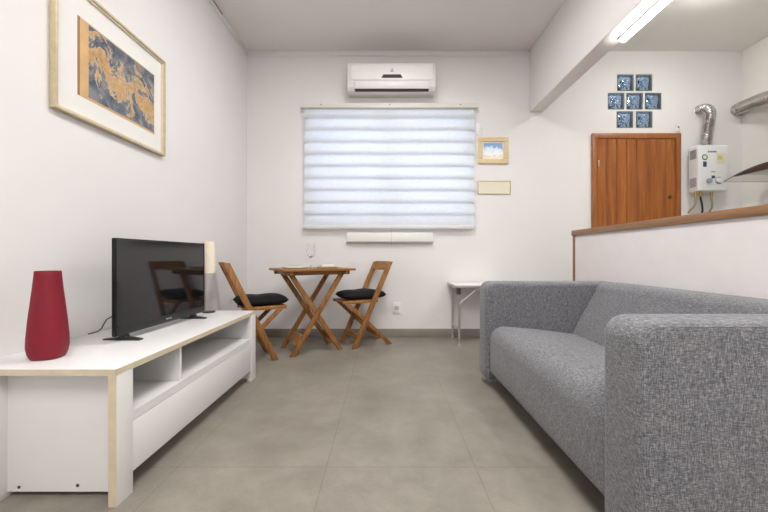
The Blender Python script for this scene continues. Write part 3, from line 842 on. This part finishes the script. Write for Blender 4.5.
# ------------------------------------------------------------------ kitchen things above the partition
hx0, hx1, hy0, hy1, hz0, hz1 = 3.140, 3.437, 3.58, 3.70, 1.505, 1.962
WH = thing('water_heater', 'white gas water heater with two knobs on the kitchen wall', 'water heater', ((hx0 + hx1) / 2, YB, hz0))
MB().box(hx0, hx1, hy0, hy1, hz0, hz1, .010, 3).build('heater_body', M['heater'], WH)
MB().box(hx0 + .07, hx1 - .02, hy1 + .0005, YB - .001, hz0 + .04, hz1 - .04).build('wall_bracket', M['hood_steel'], WH, smooth=False)
for za, zb2 in ((1.835, 1.925), (1.55, 1.640)):
    g = MB()
    for i in range(7): g.box(hx0 - .0025, hx0 - .0002, hy0 + .022, hy1 - .022, za + i * .0135, za + i * .0135 + .008)
    g.build('side_grille', M['grille'], WH, smooth=False)
fy = hy0 - .0003
def hxp(px): return (px - 385) / 99.83
def hzp(py): return .85 - (py - 256) / 99.83
def disc(mb, px, py, r, h, y=fy): mb.lathe([(0, 0), (r, 0), (r * .92, h), (0, h)], (0, 0, 0), 24, Matrix.Translation((hxp(px), y, hzp(py))) @ Matrix.Rotation(PI / 2, 4, 'X')); return mb
disc(MB(), 708.5, 181, .026, .02).build('knob', M['knob_g'], WH)
kb = disc(MB(), 718.8, 180.5, .028, .02).build('knob', M['heater'], WH); kb['label'] = 'white knob'
rg = MB(); rg.lathe([(.029, 0), (.036, 0), (.036, .003), (.029, .003), (.029, 0)], (0, 0, 0), 24, Matrix.Translation((hxp(718.8), fy, hzp(180.5))) @ Matrix.Rotation(PI / 2, 4, 'X'))
rg.build('knob_ring', M['grille'], WH)
MB().box(hxp(711.5), hxp(715), fy - .002, fy, hzp(178.5), hzp(175.5), .0008).build('display', M['navy'], WH)
bd = disc(MB(), 704.8, 157.2, .030, .0012).build('badge', M['green'], WH)
disc(MB(), 704.8, 157.2, .018, .0008, fy - .0013).build('badge_centre', M['label_p'], bd)
MB().box(hxp(703), hxp(706.6), fy - .0012, fy, hzp(166.8), hzp(161.5)).build('badge_tab', M['navy'], WH, smooth=False)
lbm = MB(); lbm.box(hxp(708), hxp(709.3), fy - .0012, fy, hzp(152.6), hzp(150.8))
for i in range(5): lbm.box(hxp(710 + i * 1.35), hxp(711.0 + i * 1.35), fy - .0012, fy, hzp(152.4), hzp(150.9 if i % 2 else 151.1))
lbm.build('maker_lettering', M['navy'], WH, smooth=False)
tm = MB()
for i in range(3): tm.box(hxp(711.4 + i * 1.3), hxp(712.3 + i * 1.3), fy - .0012, fy, hzp(172.4), hzp(171.2))
tm.build('small_lettering', M['gray_mark'], WH, smooth=False)
st = MB().box(hxp(716.6), hxp(725.4), fy - .001, fy, hzp(163.8), hzp(152.8)).build('energy_label', M['label_p'], WH, smooth=False)
MB().box(hxp(717.6), hxp(722), fy - .0016, fy - .0011, hzp(159.5), hzp(155.5)).build('label_print', M['yellow'], st, smooth=False)
for x, mat, end, cap in ((3.165, 'hose_y', (3.18, 3.72, 1.33), 1), (3.215, 'hose_b', (3.30, 3.72, 1.30), 1), (3.325, 'hose_y', (3.39, 3.72, 1.33), 1)):
    yh = 3.64
    ps = [Vector((x, yh, hz0 - .002)), Vector((x, yh, hz0 - .07)), Vector((x + (end[0] - x) * .25, yh + .01, hz0 - .12)), Vector((x + (end[0] - x) * .65, yh + .04, end[2] + .02)), Vector(end), Vector((end[0], YB - .002, end[2] - .03))]
    hs = MB().tube(ps, .009, 10).build('hose', M[mat], WH)
    MB().tube([(x, yh, hz0 - .001), (x, yh, hz0 - .05)], .013, 12).build('fitting', M['brass'], hs)

def flex(name, pts, r, label, cat, rib=.0035, pitch=.016):
    # corrugated hose along a smooth path
    P = [Vector(p) for p in pts]; dense = []
    ext = [P[0] * 2 - P[1]] + P + [P[-1] * 2 - P[-2]]
    for i in range(1, len(ext) - 2):
        for k in range(40):
            t = k / 40; a, b, c, d = ext[i - 1:i + 3]
            dense.append(.5 * ((2 * b) + (c - a) * t + (2 * a - 5 * b + 4 * c - d) * t * t + (3 * b - a - 3 * c + d) * t ** 3))
    dense.append(P[-1])
    s = 0; out = [dense[0]]; acc = [0]; step = pitch / 4
    for a, b in zip(dense, dense[1:]):
        l = (b - a).length
        while s + l >= step * len(out):
            out.append(a.lerp(b, (step * len(out) - s) / l))
        s += l
    rad = [r + rib * math.sin(i * PI / 2) for i in range(len(out))]
    return tag(recenter(MB().tube(out, r, 20, True, rad).build(name, M['duct'], angle=80), P[0]), label, cat)
flex('exhaust_duct', [(3.265, 3.63, 1.966), (3.271, 3.63, 2.07), (3.288, 3.63, 2.19), (3.303, 3.632, 2.275), (3.305, 3.645, 2.330), (3.298, 3.680, 2.366), (3.290, 3.715, 2.374), (3.287, 3.748, 2.375)], .046,
     'silver flexible exhaust duct rising from the water heater and bending into the wall', 'duct')
flex('hood_duct', [(3.685, 3.748, 2.375), (3.665, 3.66, 2.375), (3.60, 3.42, 2.345), (3.50, 3.18, 2.27), (3.47, 3.08, 2.15), (3.47, 3.06, 1.95), (3.47, 3.06, 1.79)], .055,
     'silver flexible duct running along the kitchen corner to the range hood', 'duct', .008, .036)
HD = thing('range_hood', 'range hood with dark curved glass canopy on the right kitchen wall', 'range hood', (3.74, 3.1, 1.6))
# arched glass over a steel body, both fixed to the right wall
def arch(y): return 1.655 - .085 * ((y - 3.06) / .42) ** 2
ys = [2.64 + .84 * i / 24 for i in range(25)]
MB().prism([(y, arch(y)) for y in ys] + [(y, arch(y) + .007) for y in reversed(ys)], 'x', 3.30, 3.745).build('glass_canopy', M['hood_glass'], HD, angle=40)
ys = [2.73 + .66 * i / 20 for i in range(21)]
zf = arch(3.39)
MB().prism([(2.73, zf)] + [(y, max(zf + .0005, arch(y) - .002)) for y in ys[1:-1]] + [(3.39, zf)], 'x', 3.302, 3.325).build('front_fascia', M['hood_dark'], HD, angle=40)
MB().box(3.3255, 3.745, 2.80, 3.32, zf + .002, zf + .022, .002).build('filter_body', M['hood_steel'], HD)
MB().box(3.45, 3.745, 2.92, 3.18, 1.663, 1.785, .006).build('motor_box', M['hood_steel'], HD)

# ------------------------------------------------------------------ lamps and added fill lights
TL = thing('tube_light', 'long white led tube light fixed under the ceiling beam', 'light', (1.634, 1.86, 2.36))
MB().box(1.611, 1.654, 1.24, 2.475, 2.343, 2.359, .003).build('lamp_housing', M['white_metal'], TL)
MB().box(1.614, 1.651, 1.255, 2.46, 2.318, 2.3425, .010, 3).build('diffuser', M['tube'], TL)
CL = thing('ceiling_light', 'round white flush light on the kitchen ceiling', 'light', (2.66, 2.69, ZC))
MB().lathe([(0, 0), (.17, 0), (.17, -.018), (.16, -.022), (0, -.022)], n=48).build('lamp_rim', M['white_metal'], CL, local=True)
MB().lathe([(0, -.023), (.152, -.023), (.148, -.05), (.125, -.066), (0, -.074)], n=48).build('diffuser', M['panel'], CL, local=True)

def area(name, loc, rot, sx, sy, energy, col):
    l = bpy.data.lights.new(name, 'AREA'); l.shape = 'RECTANGLE'; l.size = sx; l.size_y = sy
    l.energy = energy; l.color = col
    o = bpy.data.objects.new(name, l); o.location = loc; o.rotation_euler = rot; COL.objects.link(o)
    return o
area('living_room_fill', (.15, -.6, 2.96), (0, 0, 0), 1.2, 1.2, 84, (1, .985, .972))  # unseen fill light added to brighten the living room, stands for no known fixture
area('dining_fill', (.15, 2.1, 2.97), (0, 0, 0), .6, .6, 34, (1, .985, .972))  # second added fill, out of view, lifts the back wall and table
area('window_daylight', (.045, YB + .9, 1.9), (-PI / 2, 0, 0), 2.1, 1.9, 62, (.66, .755, 1))

# ------------------------------------------------------------------ world: pale blue sky broken by dark tree shapes
wd = bpy.data.worlds.new('outdoors'); scn.world = wd; wd.use_nodes = True
nt = wd.node_tree; bg = nt.nodes['Background']
tc = N(nt, 'ShaderNodeTexCoord')
n1 = noise(nt, tc.outputs['Generated'], 3.2, 3, .6)
c = ramp(nt, n1, [(.44, (.045, .058, .055)), (.51, (.12, .17, .24)), (.60, (.34, .50, .78))])
L(nt, c, bg.inputs['Color']); bg.inputs['Strength'].default_value = 1.5

# ------------------------------------------------------------------ camera
cd = bpy.data.cameras.new('camera'); cam = bpy.data.objects.new('camera', cd); COL.objects.link(cam)
cam.location = (0, 0, .85); cam.rotation_euler = (PI / 2, 0, 0)
cd.sensor_width = 36; cd.lens = 36 * 357.4 / 768; cd.clip_start = .02
cd.shift_x = -1 / 768
scn.camera = cam
scn.view_settings.view_transform = 'Standard'
scn.view_settings.look = 'None'
scn.view_settings.exposure = .02
